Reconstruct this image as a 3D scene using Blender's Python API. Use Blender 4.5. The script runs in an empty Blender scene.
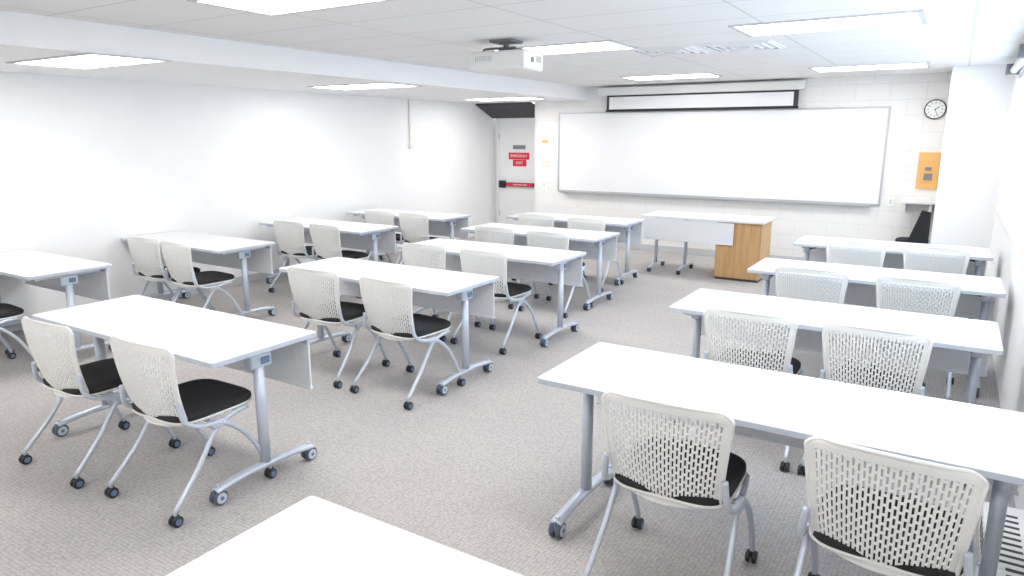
import bpy, math, random
from mathutils import Vector, Matrix
random.seed(4)
scene = bpy.context.scene
COL = scene.collection

# ---------------------------------------------------------------- materials
def new_mat(name):
    m = bpy.data.materials.new(name); m.use_nodes = True
    nt = m.node_tree
    return m, nt, nt.nodes["Principled BSDF"]

def mat(name, col, rough=0.5, metal=0.0, var=0.04, scale=30.0, bump=0.0, bscale=200.0, spec=0.5):
    m, nt, b = new_mat(name)
    b.inputs["Roughness"].default_value = rough
    b.inputs["Metallic"].default_value = metal
    b.inputs["Specular IOR Level"].default_value = spec
    tc = nt.nodes.new("ShaderNodeTexCoord")
    n = nt.nodes.new("ShaderNodeTexNoise"); n.inputs["Scale"].default_value = scale
    nt.links.new(tc.outputs["Object"], n.inputs["Vector"])
    r = nt.nodes.new("ShaderNodeValToRGB")
    r.color_ramp.elements[0].position = 0.3; r.color_ramp.elements[1].position = 0.7
    r.color_ramp.elements[0].color = tuple(c*(1-var) for c in col)+(1,)
    r.color_ramp.elements[1].color = tuple(min(1, c*(1+var)) for c in col)+(1,)
    nt.links.new(n.outputs["Fac"], r.inputs["Fac"])
    nt.links.new(r.outputs["Color"], b.inputs["Base Color"])
    if bump > 0:
        n2 = nt.nodes.new("ShaderNodeTexNoise"); n2.inputs["Scale"].default_value = bscale
        nt.links.new(tc.outputs["Object"], n2.inputs["Vector"])
        bp = nt.nodes.new("ShaderNodeBump"); bp.inputs["Strength"].default_value = bump
        bp.inputs["Distance"].default_value = 0.004
        nt.links.new(n2.outputs["Fac"], bp.inputs["Height"])
        nt.links.new(bp.outputs["Normal"], b.inputs["Normal"])
    return m

def emit(name, col, strength):
    m = bpy.data.materials.new(name); m.use_nodes = True
    nt = m.node_tree; nt.nodes.clear()
    o = nt.nodes.new("ShaderNodeOutputMaterial"); e = nt.nodes.new("ShaderNodeEmission")
    e.inputs["Color"].default_value = (*col, 1); e.inputs["Strength"].default_value = strength
    nt.links.new(e.outputs[0], o.inputs[0]); return m

def grid_mat(name, col, line, w, h, mortar, axes, rough=0.7, offset=0.5, bump=0.3):
    m, nt, b = new_mat(name)
    b.inputs["Roughness"].default_value = rough
    tc = nt.nodes.new("ShaderNodeTexCoord")
    sp = nt.nodes.new("ShaderNodeSeparateXYZ"); cb = nt.nodes.new("ShaderNodeCombineXYZ")
    nt.links.new(tc.outputs["Object"], sp.inputs[0])
    nt.links.new(sp.outputs[axes[0]], cb.inputs[0]); nt.links.new(sp.outputs[axes[1]], cb.inputs[1])
    br = nt.nodes.new("ShaderNodeTexBrick")
    br.offset = offset
    br.inputs["Scale"].default_value = 1.0
    br.inputs["Brick Width"].default_value = w; br.inputs["Row Height"].default_value = h
    br.inputs["Mortar Size"].default_value = mortar; br.inputs["Mortar Smooth"].default_value = 0.3
    br.inputs["Color1"].default_value = (*col, 1)
    br.inputs["Color2"].default_value = tuple(c*0.985 for c in col)+(1,)
    br.inputs["Mortar"].default_value = (*line, 1)
    nt.links.new(cb.outputs[0], br.inputs["Vector"])
    nt.links.new(br.outputs["Color"], b.inputs["Base Color"])
    bp = nt.nodes.new("ShaderNodeBump"); bp.inputs["Strength"].default_value = bump
    bp.inputs["Distance"].default_value = 0.004; bp.invert = True
    nt.links.new(br.outputs["Fac"], bp.inputs["Height"]); nt.links.new(bp.outputs["Normal"], b.inputs["Normal"])
    return m

def carpet():
    m, nt, b = new_mat("carpet")
    b.inputs["Roughness"].default_value = 0.95; b.inputs["Specular IOR Level"].default_value = 0.1
    tc = nt.nodes.new("ShaderNodeTexCoord")
    v = nt.nodes.new("ShaderNodeTexVoronoi"); v.inputs["Scale"].default_value = 55
    v.inputs["Randomness"].default_value = 0.4
    nt.links.new(tc.outputs["Object"], v.inputs["Vector"])
    r = nt.nodes.new("ShaderNodeValToRGB")
    r.color_ramp.elements[0].position = 0.1; r.color_ramp.elements[1].position = 0.75
    r.color_ramp.elements[0].color = (0.57, 0.54, 0.52, 1)
    r.color_ramp.elements[1].color = (0.38, 0.36, 0.355, 1)
    nt.links.new(v.outputs["Distance"], r.inputs["Fac"])
    n = nt.nodes.new("ShaderNodeTexNoise"); n.inputs["Scale"].default_value = 1.3; n.inputs["Detail"].default_value = 6
    nt.links.new(tc.outputs["Object"], n.inputs["Vector"])
    r2 = nt.nodes.new("ShaderNodeValToRGB")
    r2.color_ramp.elements[0].position = 0.35; r2.color_ramp.elements[0].color = (0.93, 0.93, 0.945, 1)
    r2.color_ramp.elements[1].position = 0.65; r2.color_ramp.elements[1].color = (1, 1, 1, 1)
    nt.links.new(n.outputs["Fac"], r2.inputs["Fac"])
    mx = nt.nodes.new("ShaderNodeMix"); mx.data_type = 'RGBA'; mx.blend_type = 'MULTIPLY'; mx.inputs[0].default_value = 1
    nt.links.new(r.outputs["Color"], mx.inputs[6]); nt.links.new(r2.outputs["Color"], mx.inputs[7])
    nt.links.new(mx.outputs[2], b.inputs["Base Color"])
    bp = nt.nodes.new("ShaderNodeBump"); bp.inputs["Strength"].default_value = 0.3
    bp.inputs["Distance"].default_value = 0.003; bp.invert = True
    nt.links.new(v.outputs["Distance"], bp.inputs["Height"]); nt.links.new(bp.outputs["Normal"], b.inputs["Normal"])
    return m

def wood():
    m, nt, b = new_mat("maple_wood")
    b.inputs["Roughness"].default_value = 0.4
    tc = nt.nodes.new("ShaderNodeTexCoord"); mp = nt.nodes.new("ShaderNodeMapping")
    mp.inputs["Scale"].default_value = (14, 14, 1.2)
    nt.links.new(tc.outputs["Object"], mp.inputs[0])
    n = nt.nodes.new("ShaderNodeTexNoise"); n.inputs["Scale"].default_value = 1.6; n.inputs["Detail"].default_value = 5
    nt.links.new(mp.outputs[0], n.inputs["Vector"])
    r = nt.nodes.new("ShaderNodeValToRGB")
    r.color_ramp.elements[0].position = 0.3; r.color_ramp.elements[0].color = (0.50, 0.28, 0.12, 1)
    r.color_ramp.elements[1].position = 0.7; r.color_ramp.elements[1].color = (0.64, 0.40, 0.19, 1)
    nt.links.new(n.outputs["Fac"], r.inputs["Fac"]); nt.links.new(r.outputs["Color"], b.inputs["Base Color"])
    return m

def glass():
    m = bpy.data.materials.new("window_glass"); m.use_nodes = True
    nt = m.node_tree; nt.nodes.clear()
    o = nt.nodes.new("ShaderNodeOutputMaterial"); mx = nt.nodes.new("ShaderNodeMixShader")
    t = nt.nodes.new("ShaderNodeBsdfTransparent"); g = nt.nodes.new("ShaderNodeBsdfGlossy")
    g.inputs["Roughness"].default_value = 0.05; mx.inputs[0].default_value = 0.06
    nt.links.new(t.outputs[0], mx.inputs[1]); nt.links.new(g.outputs[0], mx.inputs[2]); nt.links.new(mx.outputs[0], o.inputs[0])
    return m

M = dict(
    lam=mat("white_laminate", (0.80, 0.805, 0.825), 0.35, var=0.01),
    edge=mat("table_edge_band", (0.55, 0.59, 0.67), 0.5, var=0.02),
    under=mat("table_underside", (0.50, 0.51, 0.54), 0.7),
    silver=mat("silver_paint", (0.56, 0.61, 0.69), 0.35, metal=0.25, var=0.02),
    panel=mat("modesty_panel_grey", (0.76, 0.78, 0.82), 0.55, var=0.02),
    plastic=mat("white_plastic", (0.80, 0.80, 0.78), 0.4, var=0.01),
    blk=mat("black_fabric", (0.016, 0.016, 0.018), 0.8, bump=0.3, bscale=400),
    bplas=mat("black_plastic", (0.018, 0.020, 0.026), 0.35),
    hub=mat("caster_hub_blue_grey", (0.14, 0.20, 0.34), 0.4),
    wheel=mat("grey_rubber", (0.08, 0.10, 0.14), 0.5),
    hubl=mat("caster_hub_light", (0.56, 0.61, 0.68), 0.4),
    wallL=mat("painted_drywall", (0.90, 0.90, 0.905), 0.75, var=0.006, scale=4, bump=0.05, bscale=120),
    wallB=grid_mat("painted_block_wall", (0.85, 0.84, 0.825), (0.75, 0.74, 0.725), 0.4, 0.2, 0.004, (0, 2), bump=0.5),
    ceil=grid_mat("ceiling_tile", (0.83, 0.825, 0.82), (0.64, 0.64, 0.64), 1.22, 0.61, 0.009, (0, 1), offset=0.0, rough=0.9, bump=0.6),
    trim=mat("trim_grey", (0.60, 0.60, 0.62), 0.6),
    alu=mat("aluminium", (0.50, 0.51, 0.53), 0.35, metal=0.5),
    board=mat("whiteboard_surface", (0.86, 0.86, 0.875), 0.2, var=0.004),
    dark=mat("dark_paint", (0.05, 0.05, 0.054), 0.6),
    door=mat("door_paint", (0.88, 0.88, 0.89), 0.45, var=0.01),
    red=mat("sign_red", (0.72, 0.025, 0.05), 0.5),
    paper=mat("paper", (0.90, 0.90, 0.90), 0.8, var=0.01),
    ink=mat("ink_grey", (0.22, 0.22, 0.24), 0.8),
    lineg=mat("print_grey", (0.42, 0.42, 0.44), 0.8),
    yell=mat("ochre_laminate", (0.80, 0.46, 0.15), 0.45, var=0.06, scale=9),
    beige=mat("beige_conduit", (0.80, 0.75, 0.64), 0.5),
    heat=mat("heater_enamel", (0.84, 0.84, 0.84), 0.4, var=0.01),
    wood=wood(), carpet=carpet(), glass=glass(),
    lamp=emit("light_diffuser", (1.0, 0.98, 0.95), 11.5),
)

# ---------------------------------------------------------------- builder
class B:
    def __init__(s): s.v=[]; s.f=[]; s.m=[]; s.sm=[]; s.mats=[]
    def mi(s, k):
        if k not in s.mats: s.mats.append(k)
        return s.mats.index(k)
    def add(s, vs, fs, k, smooth=False, T=None):
        o=len(s.v); i=s.mi(k)
        s.v += [tuple(T @ Vector(p)) if T else tuple(p) for p in vs]
        for f in fs: s.f.append([a+o for a in f]); s.m.append(i); s.sm.append(smooth)
    def box(s, c, d, k, bev=0.0, T=None):
        cx,cy,cz=c; x,y,z=d[0]/2,d[1]/2,d[2]/2
        if bev<=0:
            vs=[(cx+a*x,cy+b*y,cz+e*z) for a in(-1,1) for b in(-1,1) for e in(-1,1)]
            fs=[(0,1,3,2),(4,6,7,5),(0,4,5,1),(2,3,7,6),(0,2,6,4),(1,5,7,3)]
            s.add(vs,fs,k,False,T); return
        import bmesh
        bm=bmesh.new(); bmesh.ops.create_cube(bm,size=1)
        bmesh.ops.scale(bm,vec=d,verts=bm.verts)
        bmesh.ops.bevel(bm,geom=bm.edges[:],offset=bev,segments=2,affect='EDGES',profile=0.5)
        bmesh.ops.translate(bm,vec=c,verts=bm.verts)
        bm.verts.index_update()
        s.add([v.co[:] for v in bm.verts],[[v.index for v in f.verts] for f in bm.faces],k,False,T); bm.free()
    def bb(s, x0,x1,y0,y1,z0,z1,k,bev=0.0):
        s.box(((x0+x1)/2,(y0+y1)/2,(z0+z1)/2),(abs(x1-x0),abs(y1-y0),abs(z1-z0)),k,bev)
    def tube(s, pts, r, k, n=10, sub=6, r2=None, T=None, smoothpath=True):
        P=[Vector(p) for p in pts]
        if smoothpath and len(P)>2:
            Q=[]
            for i in range(len(P)-1):
                p0=P[max(i-1,0)];p1=P[i];p2=P[i+1];p3=P[min(i+2,len(P)-1)]
                for j in range(sub):
                    t=j/sub
                    Q.append(0.5*((2*p1)+(-p0+p2)*t+(2*p0-5*p1+4*p2-p3)*t*t+(-p0+3*p1-3*p2+p3)*t**3))
            Q.append(P[-1]); P=Q
        up=Vector((0,0,1)); vs=[]; fs=[]; prev=None
        for i,p in enumerate(P):
            t=(P[min(i+1,len(P)-1)]-P[max(i-1,0)]).normalized()
            if prev is None:
                a=t.cross(up)
                if a.length<0.1: a=Vector((1,0,0))
                a=(a-t*a.dot(t)).normalized()
            else: a=(prev-t*prev.dot(t)).normalized()
            prev=a; b=t.cross(a)
            for j in range(n):
                w=2*math.pi*j/n
                vs.append(p+a*(r*math.cos(w))+b*((r2 or r)*math.sin(w)))
        L=len(P)
        for i in range(L-1):
            for j in range(n):
                fs.append((i*n+j,i*n+(j+1)%n,(i+1)*n+(j+1)%n,(i+1)*n+j))
        fs.append(tuple(range(n))[::-1]); fs.append(tuple((L-1)*n+j for j in range(n)))
        s.add(vs,fs,k,True,T)
    def cyl(s, c, axis, r, h, k, n=20, bev=0.0, T=None):
        ax=Vector(axis).normalized(); c=Vector(c)
        a=ax.orthogonal().normalized(); b=ax.cross(a)
        prof=[(-h/2,r-bev),(-h/2+bev,r),(h/2-bev,r),(h/2,r-bev)] if bev>0 else [(-h/2,r),(h/2,r)]
        vs=[];fs=[]
        for (z,rr) in prof:
            for j in range(n):
                w=2*math.pi*j/n; vs.append(c+ax*z+a*rr*math.cos(w)+b*rr*math.sin(w))
        for i in range(len(prof)-1):
            for j in range(n): fs.append((i*n+j,i*n+(j+1)%n,(i+1)*n+(j+1)%n,(i+1)*n+j))
        fs.append(tuple(range(n))[::-1]); fs.append(tuple((len(prof)-1)*n+j for j in range(n)))
        s.add(vs,fs,k,False,T)
    def slab(s, cx, cy, w, d, prof, k, ex=4.0, n=40, dome=0.0, T=None):
        vs=[];fs=[]
        for (z,ins) in prof:
            for j in range(n):
                t=2*math.pi*j/n; c_,s_=math.cos(t),math.sin(t)
                x=(w/2-ins)*math.copysign(abs(c_)**(2/ex),c_); y=(d/2-ins)*math.copysign(abs(s_)**(2/ex),s_)
                vs.append((cx+x,cy+y,z+dome*(x*2/w)**2))
        for i in range(len(prof)-1):
            for j in range(n): fs.append((i*n+j,i*n+(j+1)%n,(i+1)*n+(j+1)%n,(i+1)*n+j))
        fs.append(tuple(range(n))[::-1]); fs.append(tuple((len(prof)-1)*n+j for j in range(n)))
        s.add(vs,fs,k,True,T)
    def rslab(s, cx, cy, w, d, prof, k, R=0.02, seg=5):
        """rounded-rectangle slab, flat shaded"""
        vs=[];fs=[]; n=4*(seg+1)
        for (z,ins) in prof:
            r=max(R-ins,0.001); hw=w/2-ins-r; hd=d/2-ins-r
            for q,(sx,sy) in enumerate([(1,1),(-1,1),(-1,-1),(1,-1)]):
                for j in range(seg+1):
                    t=math.pi/2*(q+j/seg)
                    vs.append((cx+sx*hw+r*math.cos(t),cy+sy*hd+r*math.sin(t),z))
        for i in range(len(prof)-1):
            for j in range(n): fs.append((i*n+j,i*n+(j+1)%n,(i+1)*n+(j+1)%n,(i+1)*n+j))
        fs.append(tuple(range(n))[::-1]); fs.append(tuple((len(prof)-1)*n+j for j in range(n)))
        s.add(vs,fs,k,False)
    def mesh(s, name):
        me=bpy.data.meshes.new(name); me.from_pydata(s.v,[],s.f)
        for k in s.mats: me.materials.append(M[k])
        me.polygons.foreach_set("material_index",s.m); me.polygons.foreach_set("use_smooth",s.sm)
        me.update(); me.validate()
        import bmesh
        bm=bmesh.new(); bm.from_mesh(me); bmesh.ops.recalc_face_normals(bm,faces=bm.faces[:]); bm.to_mesh(me); bm.free()
        return me
    def obj(s, name, loc=(0,0,0), rz=0.0):
        return place(s.mesh(name), name, loc, rz)

def place(me, name, loc=(0,0,0), rz=0.0, parent=None):
    o=bpy.data.objects.new(name, me); o.location=loc; o.rotation_euler=(0,0,rz); COL.objects.link(o)
    if parent: o.parent=parent
    return o

def text(body, size, loc, rot, k, parent=None, name="lettering"):
    c=bpy.data.curves.new(name,'FONT'); c.body=body; c.size=size; c.align_x='CENTER'; c.align_y='CENTER'
    c.extrude=0.0006; c.materials.append(M[k])
    o=bpy.data.objects.new(name,c); o.location=loc; o.rotation_euler=rot; COL.objects.link(o)
    if parent:
        o.parent=parent; o.matrix_parent_inverse=Matrix.Translation(-parent.location)
    return o

# ---------------------------------------------------------------- room
XL, XR, YB, YN = -7.15, 0.43, 10.3, -1.6
ZC, ZS, XS = 2.50, 2.30, -5.05
b=B(); b.bb(XL-0.3,XR+0.1,YN-0.1,YB+0.8,-0.1,0,'carpet'); b.obj("floor")
b=B(); b.bb(XS,XR+0.1,YN-0.1,YB+0.1,ZC,ZC+0.1,'ceil'); b.obj("ceiling")
b=B(); b.bb(XL-0.16,XS,YN-0.1,YB+0.1,ZS,ZC+0.1,'wallL',0.0); b.obj("ceiling_soffit")
b=B(); b.bb(XL-0.15,XL,YN-0.1,8.1,0,ZS,'wallL'); b.obj("wall_left")
b=B(); b.bb(XL-0.15,XL-0.03,8.1,YB+0.60,0,ZS,'wallL'); b.obj("wall_left_alcove")
b=B(); b.bb(-5.95,XR+0.1,YB,YB+0.1,0,ZC,'wallB'); b.obj("wall_back")
b=B(); b.bb(-6.05,-5.95,YB+0.1,YB+0.60,0,ZS,'wallB'); b.obj("wall_recess_side")
b=B(); b.bb(XL-0.15,-5.95,YB+0.60,YB+0.70,0,ZS,'wallB'); b.obj("wall_recess_back")
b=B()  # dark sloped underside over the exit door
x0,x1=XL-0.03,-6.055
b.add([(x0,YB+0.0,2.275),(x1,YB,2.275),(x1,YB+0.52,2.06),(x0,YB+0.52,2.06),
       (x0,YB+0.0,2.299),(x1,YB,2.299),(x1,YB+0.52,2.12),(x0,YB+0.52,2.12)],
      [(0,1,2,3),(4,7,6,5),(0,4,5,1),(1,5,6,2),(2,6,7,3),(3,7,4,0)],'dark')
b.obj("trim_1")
b=B(); b.bb(XL-0.15,XR+0.1,YN-0.1,YN,0,ZC,'wallL'); b.obj("wall_near")
WY0,WY1,WZ0,WZ1 = 2.6,9.0,0.98,2.36
b=B()
b.bb(XR,XR+0.1,YN-0.1,WY0,0,ZC,'wallL'); b.bb(XR,XR+0.1,WY1,YB+0.1,0,ZC,'wallL')
b.bb(XR,XR+0.1,WY0,WY1,0,WZ0,'wallL'); b.bb(XR,XR+0.1,WY0,WY1,WZ1,ZC,'wallL')
b.obj("wall_right")
b=B(); b.bb(-0.15,XR,9.45,YB,0,ZC,'wallL'); b.obj("wall_column")
b=B()
b.bb(XR-0.03,XR+0.06,WY0,WY1,WZ0,WZ0+0.05,'heat'); b.bb(XR+0.02,XR+0.07,WY0,WY1,WZ1-0.05,WZ1,'heat')
for i in range(5):
    y=WY0+0.03+(WY1-WY0-0.06)*i/4; b.bb(XR+0.0,XR+0.07,y-0.03,y+0.03,WZ0,WZ1,'heat')
b.bb(XR+0.04,XR+0.045,WY0,WY1,WZ0,WZ1,'glass'); b.obj("window_1")
b=B(); b.cyl((XR-0.05,(WY0+WY1)/2,WZ1+0.02),(0,1,0),0.032,WY1-WY0,'plastic')
for y in (WY0,6.9,WY1-0.3): b.box((XR-0.06,y,WZ1+0.03),(0.11,0.10,0.10),'ink',0.004)
b.obj("roller_blind")
b=B(); b.bb(-5.95,-0.15,YB-0.012,YB,0,0.10,'trim',0.003); b.obj("baseboard_back")
b=B(); b.bb(XL,XL+0.012,YN,8.1,0,0.10,'trim',0.003); b.obj("baseboard_left")
# low convector heater along right wall, slotted top grille
b=B(); y0,y1=1.4,3.60; hx0=XR-0.155
b.bb(hx0,XR,y0,2.40,0.0,0.13,'heat',0.006); b.bb(XR-0.125,XR,2.40,3.02,0.0,0.13,'heat',0.006); b.bb(hx0,XR,3.02,y1,0.0,0.13,'heat',0.006)
n=int((y1-y0-0.10)/0.052)
for i in range(n):
    y=y0+0.06+i*0.052
    hx=XR-0.125 if 2.36<y<3.04 else hx0
    b.bb(hx+0.030,XR-0.030,y,y+0.018,0.129,0.1315,'dark')
    if hx==hx0: b.bb(hx0-0.0015,hx0+0.002,y,y+0.018,0.03,0.10,'dark')
b.obj("convector_heater")

# ---------------------------------------------------------------- ceiling lights
def troffer(x,y,z):
    b=B()
    b.bb(-0.59,0.59,-0.30,-0.265,-0.010,0,'trim'); b.bb(-0.59,0.59,0.265,0.30,-0.010,0,'trim')
    b.bb(-0.59,-0.555,-0.265,0.265,-0.010,0,'trim'); b.bb(0.555,0.59,-0.265,0.265,-0.010,0,'trim')
    b.bb(-0.555,0.555,-0.265,0.265,-0.006,-0.001,'lamp')
    b.obj("ceiling_light",(x,y,z))
for (x,y) in [(-5.68,-0.2),(-5.62,2.98),(-5.75,6.05),(-5.88,9.2)]: troffer(x,y,ZS)
for (x,y) in [(-3.15,-0.4),(-3.18,2.88),(-3.04,5.70),(-3.24,9.05),(-0.88,-0.4),(-0.88,2.4),(-0.86,5.45),(-0.94,9.0)]: troffer(x,y,ZC)
for x in (-2.30,-1.66):
    b=B()
    b.bb(-0.3,0.3,-0.3,0.3,-0.006,0,'heat')
    for i in range(4):
        s=0.27-i*0.065
        for (sx,sy,w,d) in [(0,s,s*2,0.018),(0,-s,s*2,0.018),(s,0,0.018,s*2),(-s,0,0.018,s*2)]:
            b.box((sx,sy,-0.010-i*0.002),(w,d,0.012),'heat')
        s-=0.022
        for (sx,sy,w,d) in [(0,s,s*2,0.016),(0,-s,s*2,0.016),(s,0,0.016,s*2),(-s,0,0.016,s*2)]:
            b.box((sx,sy,-0.0065),(w,d,0.003),'ink')
    b.obj("air_diffuser",(x,6.35,ZC))

# projector
b=B()
b.bb(-0.10,0.10,-0.10,0.10,-0.02,0,'ink',0.004)
b.cyl((0,0,-0.05),(0,0,1),0.025,0.08,'ink')
for sx in(-1,1):
    for sy in(-1,1): b.tube([(0,0,-0.06),(sx*0.13,sy*0.10,-0.070),(sx*0.14,sy*0.11,-0.095)],0.010,'ink',n=6)
b.box((0,0,-0.165),(0.50,0.36,0.145),'plastic',0.022)
b.cyl((0.10,0.185,-0.165),(0,1,0),0.045,0.03,'bplas')
b.cyl((0.252,-0.03,-0.16),(1,0,0),0.022,0.006,'ink')
for i in range(6): b.box((0.252,0.04+i*0.018,-0.15),(0.004,0.008,0.05),'trim')
for i in range(8): b.box((-0.18+i*0.02,-0.181,-0.15),(0.01,0.004,0.04),'trim')
b.obj("ceiling_projector",(-3.18,5.0,ZC), math.radians(4))

# ---------------------------------------------------------------- back wall things
b=B(); x0,x1=-5.52,-0.79
b.bb(x0,x1,YB-0.02,YB-0.001,0.88,2.10,'board')
for (a,c,d,e) in [(x0,x1,0.862,0.888),(x0,x1,2.095,2.115)]: b.bb(a,c,YB-0.028,YB-0.001,d,e,'alu',0.003)
for x in (x0,x1): b.bb(x-0.012,x+0.012,YB-0.028,YB-0.001,0.865,2.115,'alu',0.003)
b.bb(x0+0.1,x1-0.1,YB-0.09,YB-0.02,0.850,0.862,'alu',0.003)
b.bb(x0+0.1,x1-0.1,YB-0.092,YB-0.086,0.850,0.876,'alu',0.002)
b.obj("wall_whiteboard")
b=B()
b.bb(-4.78,-1.80,YB-0.16,YB-0.001,2.355,2.47,'plastic',0.01)
b.bb(-4.66,-1.88,YB-0.085,YB-0.08,2.12,2.355,'dark')
b.bb(-4.62,-1.94,YB-0.089,YB-0.084,2.148,2.33,'board')
b.cyl((-3.27,YB-0.085,2.125),(1,0,0),0.014,2.80,'bplas')
b.obj("projection_screen")
# clock
b=B()
b.cyl((0,0,0),(0,1,0),0.120,0.035,'bplas',n=40,bev=0.006)
b.cyl((0,-0.016,0),(0,1,0),0.106,0.006,'paper',n=40)
for i in range(12):
    a=i*math.pi/6; T=Matrix.Rotation(a,4,'Y')
    b.box((0,-0.020,0.096),(0.005,0.002,0.012),'bplas',T=T)
b.box((0,-0.022,0.025),(0.008,0.002,0.06),'bplas',T=Matrix.Rotation(math.radians(55),4,'Y'))
b.box((0,-0.024,0.038),(0.005,0.002,0.088),'bplas',T=Matrix.Rotation(math.radians(160),4,'Y'))
b.cyl((0,-0.024,0),(0,1,0),0.008,0.006,'bplas')
CX=-0.29
ck=b.obj("wall_clock",(CX,YB-0.019,2.07))
for i in range(1,13):
    a=i*math.pi/6
    text(str(i),0.027,(CX+0.076*math.sin(a),YB-0.040,2.07+0.076*math.cos(a)),(math.pi/2,0,0),'bplas',ck,"numeral")
b=B()
b.bb(-0.40,-0.17,YB-0.03,YB-0.001,1.10,1.55,'yell',0.004)
b.bb(-0.38,-0.19,YB-0.036,YB-0.029,1.17,1.32,'yell',0.002); b.bb(-0.32,-0.25,YB-0.040,YB-0.034,1.33,1.37,'ink')
b.bb(-0.325,-0.235,YB-0.050,YB-0.035,1.21,1.29,'ink',0.004)
b.obj("wall_control_panel")
b=B()
b.bb(-0.53,-0.16,YB-0.32,YB-0.001,0.93,0.965,'lam',0.004)
b.bb(-0.50,-0.47,YB-0.28,YB-0.001,0.82,0.93,'lam'); b.bb(-0.22,-0.19,YB-0.28,YB-0.001,0.82,0.93,'lam')
b.obj("wall_shelf")
b=B()
b.add([(-0.41,YB-0.50,0.46),(-0.18,YB-0.50,0.46),(-0.18,YB-0.60,0.86),(-0.28,YB-0.60,0.88),
       (-0.41,YB-0.46,0.46),(-0.18,YB-0.46,0.46),(-0.18,YB-0.56,0.86),(-0.28,YB-0.56,0.88)],
      [(0,1,2,3),(4,7,6,5),(0,4,5,1),(1,5,6,2),(2,6,7,3),(3,7,4,0)],'bplas')
b.slab(-0.36,YB-0.28,0.36,0.42,[(0.43,0.02),(0.44,0.0),(0.48,0.0),(0.49,0.03)],'blk')
for sx in (-0.50,-0.22):
    for sy in (-0.46,-0.10): b.tube([(sx,YB+sy,0.44),(sx,YB+sy,0.0)],0.012,'bplas',smoothpath=False)
b.obj("black_chair")
def notice(x0,x1,z0,z1,lines,hk=None):
    b=B(); b.bb(x0,x1,YB-0.006,YB-0.001,z0,z1,'paper')
    for i in range(lines):
        z=z1-(i+1)*(z1-z0)/(lines+1); w=(x1-x0)*(0.38 if i%3 else 0.30); c=(x0+x1)/2
        b.bb(c-w,c+w,YB-0.0072,YB-0.0058,z-0.002,z+0.002,'lineg')
    if hk: b.bb(x0+0.01,x1-0.01,YB-0.0076,YB-0.0058,z1-0.06,z1-0.015,hk)
    b.obj("wall_notice")
notice(-0.72,-0.59,1.50,1.70,6); notice(-0.57,-0.46,1.50,1.70,6); notice(-0.72,-0.59,1.27,1.45,5); notice(-0.57,-0.46,1.25,1.43,5)
notice(-5.86,-5.72,1.53,1.70,5,'yell')
b=B(); b.bb(-5.83,-5.72,YB-0.01,YB-0.001,1.24,1.36,'beige',0.003); b.bb(-5.785,-5.765,YB-0.018,YB-0.009,1.28,1.32,'paper'); b.obj("light_switch")
for x in (-5.80,-0.66): 
    b=B(); b.bb(x-0.04,x+0.04,YB-0.008,YB-0.001,0.90 if x<-1 else 0.86,1.02 if x<-1 else 0.98,'paper',0.003)
    b.bb(x-0.012,x+0.012,YB-0.010,YB-0.007,0.93 if x<-1 else 0.89,0.99 if x<-1 else 0.95,'trim'); b.obj("wall_outlet")
b=B(); b.bb(XL-0.03,XL-0.008,8.50,8.52,1.62,ZS,'beige',0.003); b.bb(XL-0.03,XL+0.01,8.48,8.55,1.56,1.63,'plastic',0.004); b.obj("wall_conduit")
# door
YD=YB+0.60
b=B()
dx0,dx1=-7.05,-6.14
b.bb(dx0-0.06,dx0,YD-0.06,YD-0.001,0,2.06,'heat',0.004); b.bb(dx1,dx1+0.06,YD-0.06,YD-0.001,0,2.06,'heat',0.004)
b.bb(dx0-0.06,dx1+0.06,YD-0.06,YD-0.001,2.03,2.09,'heat',0.004)
b.bb(dx0,dx1,YD-0.045,YD-0.002,0.008,2.03,'door',0.003)
b.bb(dx0+0.05,dx1-0.05,YD-0.10,YD-0.06,0.86,0.93,'bplas',0.008)
b.bb(dx0+0.02,dx0+0.14,YD-0.11,YD-0.04,0.83,0.96,'bplas',0.008); b.bb(dx1-0.12,dx1-0.02,YD-0.10,YD-0.04,0.84,0.95,'bplas',0.008)
b.bb(dx0+0.18,dx1-0.18,YD-0.103,YD-0.099,0.87,0.92,'red')
b.bb(-6.85,-6.42,YD-0.050,YD-0.044,1.34,1.46,'red'); b.bb(-6.76,-6.48,YD-0.050,YD-0.044,1.22,1.335,'red')
b.bb(-6.76,-6.50,YD-0.050,YD-0.044,1.52,1.59,'ink')
b.cyl((dx0-0.005,YD-0.05,0.35),(0,0,1),0.01,0.10,'alu'); b.cyl((dx0-0.005,YD-0.05,1.75),(0,0,1),0.01,0.10,'alu')
dr=b.obj("door_1")
text("EMERGENCY",0.062,(-6.635,YD-0.0515,1.40),(math.pi/2,0,0),'paper',dr)
text("EXIT",0.07,(-6.62,YD-0.0515,1.278),(math.pi/2,0,0),'paper',dr)
text("EMERGENCY EXIT",0.036,(-6.58,YD-0.104,0.895),(math.pi/2,0,0),'paper',dr)

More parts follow.
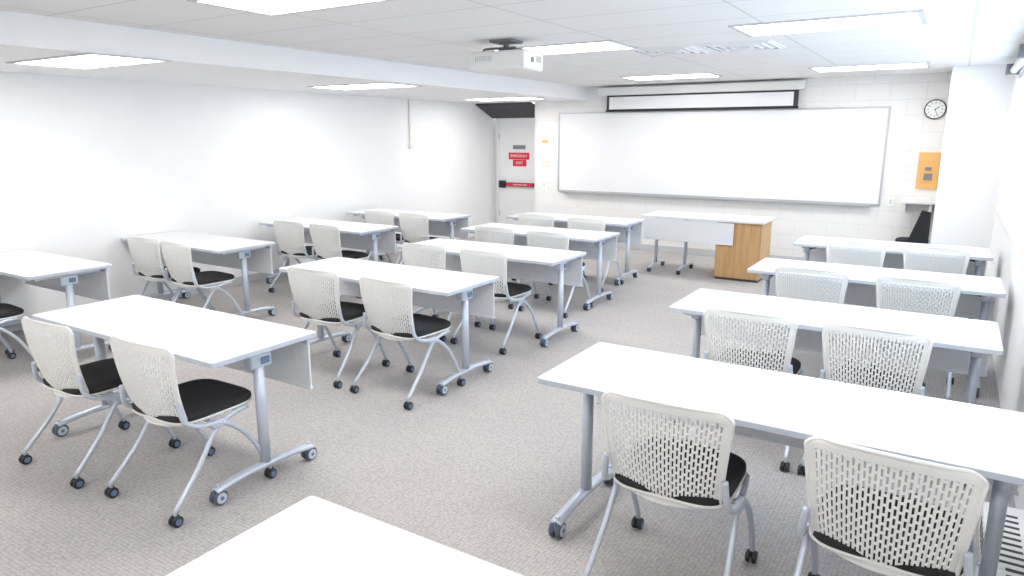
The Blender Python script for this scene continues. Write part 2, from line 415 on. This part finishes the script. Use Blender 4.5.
# ---------------------------------------------------------------- table
TL,TD,TH=1.66,0.63,0.74
def caster_big(b,x,y):
    b.cyl((x,y,0.088),(0,0,1),0.010,0.03,'silver',n=10)
    for s in(-1,1):
        b.cyl((x+s*0.015,y,0.038),(1,0,0),0.038,0.022,'wheel',n=24,bev=0.005)
        b.cyl((x+s*0.0265,y,0.038),(1,0,0),0.027,0.004,'hubl',n=20)
        b.cyl((x+s*0.0285,y,0.038),(1,0,0),0.010,0.003,'hub',n=14)
    b.box((x,y,0.060),(0.010,0.055,0.045),'hub',0.003)
def table_mesh():
    b=B()
    b.rslab(0,0,TL,TD,[(TH-0.003,0.0005),(TH,0.003)],'lam',R=0.018)
    b.rslab(0,0,TL,TD,[(TH-0.027,0.003),(TH-0.025,0.0),(TH-0.003,0.0)],'edge',R=0.018)
    b.bb(-TL/2+0.02,TL/2-0.02,-TD/2+0.02,TD/2-0.02,TH-0.030,TH-0.026,'under')
    b.bb(-TL/2+0.09,TL/2-0.09,-0.025,0.025,TH-0.075,TH-0.030,'silver',0.004)
    for s in(-1,1):
        x=s*(TL/2-0.09)
        b.bb(x-0.022,x+0.022,-0.24,0.24,TH-0.055,TH-0.029,'silver',0.006)
        b.box((x,0,TH-0.085),(0.06,0.13,0.07),'silver',0.012)
        b.box((x+s*0.032,0.02,TH-0.085),(0.008,0.05,0.035),'hub',0.003)
        b.tube([(x,0,TH-0.08),(x,0,0.09)],0.024,'silver',n=16,r2=0.030,smoothpath=False)
        b.tube([(x,-0.30,0.070),(x,-0.27,0.078),(x,-0.15,0.092),(x,0,0.097),(x,0.15,0.092),(x,0.27,0.078),(x,0.30,0.070)],0.027,'silver',n=12,r2=0.017)
        for y in(-0.285,0.285): caster_big(b,x,y)
        b.tube([(x-s*0.01,-0.02,TH-0.09),(x-s*0.12,-0.02,TH-0.06)],0.008,'bplas',n=8,smoothpath=False)
    y=TD/2-0.045
    b.bb(-TL/2+0.02,TL/2-0.02,y-0.006,y+0.006,TH-0.30,TH-0.045,'panel',0.004)
    b.bb(-TL/2+0.02,TL/2-0.02,y-0.010,y+0.010,TH-0.060,TH-0.035,'silver',0.003)
    b.bb(-TL/2+0.015,TL/2-0.015,y-0.010,y+0.010,TH-0.312,TH-0.296,'panel',0.004)
    for x in(-0.5,0.5): b.bb(x-0.02,x+0.02,y-0.03,y,TH-0.07,TH-0.028,'silver',0.003)
    return b.mesh("training_table")
TM=table_mesh()
tables=[(-1.47,0.63,1),(-1.42,2.47,1.07),(-1.38,3.99,1.01),(-1.285,5.50,1.0),(-1.25,7.12,0.97),
        (-4.44,1.85,1.01),(-4.41,3.60,1),(-4.36,4.95,1),(-4.62,6.30,1),(-4.85,7.60,1),
        (-7.125,2.38,0.87),(-7.125,3.88,0.96),(-7.00,5.47,1),(-6.98,6.88,1)]
for (x,y,sc) in tables:
    o=place(TM,"training_table",(x+TL*sc/2,y+TD/2,0)); o.scale=(sc,1,1)

# ---------------------------------------------------------------- chair
def caster_small(b,x,y,k='bplas'):
    b.cyl((x,y,0.058),(0,0,1),0.009,0.03,'silver',n=8)
    for s in(-1,1):
        b.cyl((x+s*0.013,y,0.027),(1,0,0),0.027,0.018,k,n=20,bev=0.004)
        b.cyl((x+s*0.0225,y,0.027),(1,0,0),0.016,0.003,'hub',n=16)
    b.box((x,y,0.042),(0.012,0.035,0.026),k,0.003)
def back_pt(u,v):
    H0,H1=0.415,0.825
    z=H0+(H1-H0)*v
    W=0.198+0.043*min(1,v*1.05)
    R=0.035; d=(1-v)*(H1-H0)
    if d<R: W=W-R+math.sqrt(max(0,R*R-(R-d)**2))
    R=0.05; d=v*(H1-H0)
    if d<R: W=W-R+math.sqrt(max(0,R*R-(R-d)**2))
    x=W*u
    y=-0.185-0.055*v-0.018*math.sin(v*math.pi)+0.050*u*u*(1-0.3*v)
    z+= -0.010*u*u*v
    return Vector((x,y,z))
def chair_mesh():
    b=B()
    NS=27
    us=[-1,-0.94]
    t=-0.885; tot=1.77; sw=tot/(NS*1.0+ (NS-1)*1.1); rw=sw*1.1
    us.append(t)
    for i in range(NS):
        t+=sw; us.append(t)
        if i<NS-1: t+=rw; us.append(t)
    us+=[0.94,1]
    NV=62; vs_=[ (j/NV) for j in range(NV+1)]
    nu=len(us); th=0.006; P=[]
    for side in(-1,1):
        for v in vs_:
            for u in us:
                p=back_pt(u,v); e=0.002
                du=back_pt(min(u+e,1),v)-back_pt(max(u-e,-1),v)
                dv=back_pt(u,min(v+e,1))-back_pt(u,max(v-e,0))
                n=Vector((0,-1,0.1)) if du.length<1e-6 or dv.length<1e-6 else du.cross(dv).normalized()
                if n.y>0: n=-n
                if abs(n.y)<0.5: n=Vector((0,-1,0.1)).normalized()
                P.append(p+n*th*0.5*side)
    solid=[[True]*(nu-1) for _ in range(NV)]
    for j in range(NV):
        for i in range(2,nu-3):
            if (i-2)%2==0 and 5<=j<NV-5:
                col=(i-2)//2
                off=3 if col%2 else 0
                if (j+off)%5!=0: solid[j][i]=False
    off2=(NV+1)*nu; fs=[]
    idx=lambda s,j,i: s*off2+j*nu+i
    for j in range(NV):
        for i in range(nu-1):
            if not solid[j][i]: continue
            fs.append((idx(1,j,i),idx(1,j,i+1),idx(1,j+1,i+1),idx(1,j+1,i)))
            fs.append((idx(0,j,i),idx(0,j+1,i),idx(0,j+1,i+1),idx(0,j,i+1)))
            def sol(jj,ii): return 0<=jj<NV and 0<=ii<nu-1 and solid[jj][ii]
            if not sol(j,i-1): fs.append((idx(0,j,i),idx(1,j,i),idx(1,j+1,i),idx(0,j+1,i)))
            if not sol(j,i+1): fs.append((idx(0,j,i+1),idx(0,j+1,i+1),idx(1,j+1,i+1),idx(1,j,i+1)))
            if not sol(j-1,i): fs.append((idx(0,j,i),idx(0,j,i+1),idx(1,j,i+1),idx(1,j,i)))
            if not sol(j+1,i): fs.append((idx(0,j+1,i),idx(1,j+1,i),idx(1,j+1,i+1),idx(0,j+1,i+1)))
    b.add(P,fs,'plastic',False)
    rim=[back_pt(-1,v/20) for v in range(0,21)]+[back_pt(-1+2*k/8,1) for k in range(1,8)]+[back_pt(1,1-v/20) for v in range(0,21)]+[back_pt(1-2*k/8,0) for k in range(1,9)]
    b.tube(rim,0.0080,'plastic',n=8,sub=3)
    b.slab(0,0.03,0.46,0.46,[(0.428,0.03),(0.432,0.008),(0.440,0.0),(0.446,0.004)],'plastic',ex=4.5)
    b.slab(0,0.03,0.455,0.455,[(0.444,0.006),(0.452,0.0),(0.468,0.0),(0.478,0.010),(0.483,0.035),(0.482,0.09)],'blk',ex=4.5)
    for s in(-1,1):
        x=s*0.240
        b.tube([(x*0.94,0.17,0.425),(x,0.06,0.418),(x*1.0,-0.03,0.37),(x*1.03,-0.14,0.22),(x*1.08,-0.285,0.068)],0.0125,'silver',n=10)
        b.tube([(x*0.93,-0.190,0.56),(x*0.98,-0.180,0.47),(x*1.02,-0.12,0.425),(x*1.04,0.02,0.395),(x*1.05,0.13,0.30),(x*1.05,0.21,0.17),(x*1.05,0.26,0.068)],0.0125,'silver',n=10)
        b.box((x*1.02,-0.02,0.405),(0.03,0.07,0.04),'silver',0.008)
        caster_small(b,x*1.08,-0.285); caster_small(b,x*1.05,0.26)
    b.tube([(-0.243,-0.02,0.405),(0.243,-0.02,0.405)],0.011,'silver',smoothpath=False)
    b.tube([(-0.235,0.12,0.418),(0.235,0.12,0.418)],0.010,'silver',smoothpath=False)
    return b.mesh("classroom_chair")
CM=chair_mesh()
chairs=[(-0.79,2.50,1),(-0.055,2.46,-3),
        (-0.85,3.98,0),(-0.235,3.98,-2),
        (-0.79,5.50,0),(-0.12,5.48,-2),
        (-0.68,7.12,0),(-0.05,7.10,-2),
        (-3.87,1.88,1),(-3.11,1.93,1),
        (-3.82,3.61,3),(-3.10,3.60,-4),
        (-3.88,4.94,0),(-3.22,4.92,-3),
        (-4.00,6.25,0),(-3.34,6.22,-2),
        (-4.22,7.50,0),(-3.52,7.45,-2),
        (-6.02,2.16,-3),(-6.62,2.20,2),
        (-6.37,3.88,2),(-5.82,3.86,-4),
        (-6.22,5.46,0),(-5.63,5.45,-4),
        (-6.12,6.82,0),(-5.55,6.82,-3)]
for (x,y,r) in chairs: place(CM,"classroom_chair",(x,y,0),math.radians(r))

# ---------------------------------------------------------------- teacher's desk
b=B()
b.rslab(0,0,1.54,0.66,[(0.722,0.003),(0.725,0.0),(0.747,0.0),(0.75,0.003)],'lam',R=0.015)
b.bb(-0.72,0.42,-0.315,-0.300,0.44,0.712,'lam',0.003)
for x in(-0.66,-0.26):
    b.tube([(x,-0.02,0.72),(x,-0.02,0.08)],0.022,'silver',n=12,smoothpath=False)
    b.tube([(x,-0.28,0.062),(x,-0.15,0.082),(x,0,0.087),(x,0.15,0.082),(x,0.28,0.062)],0.024,'silver',n=10,r2=0.015)
    for y in(-0.26,0.26):
        b.cyl((x,y,0.030),(1,0,0),0.030,0.04,'wheel' if x<-0.5 else 'bplas',bev=0.005)
b.bb(0.20,0.74,-0.27,0.27,0.03,0.722,'wood',0.004)
b.bb(0.21,0.73,-0.26,0.26,0.0,0.03,'dark')
b.cyl((0.52,-0.278,0.45),(0,1,0),0.009,0.02,'alu')
b.obj("teacher_desk",(-2.62,8.92,0))

# ---------------------------------------------------------------- light & camera
w=bpy.data.worlds.new("world"); scene.world=w; w.use_nodes=True
bg=w.node_tree.nodes["Background"]; bg.inputs[0].default_value=(0.68,0.84,1.0,1); bg.inputs[1].default_value=3.6
cam=bpy.data.cameras.new("camera"); co=bpy.data.objects.new("camera",cam); COL.objects.link(co)
co.location=(0,0,1.75); co.rotation_euler=(math.radians(90-12.25),0,math.radians(32))
cam.sensor_width=36; cam.lens=700/1024*36; cam.clip_start=0.05
scene.camera=co
scene.view_settings.view_transform='Standard'
scene.view_settings.exposure=0.36
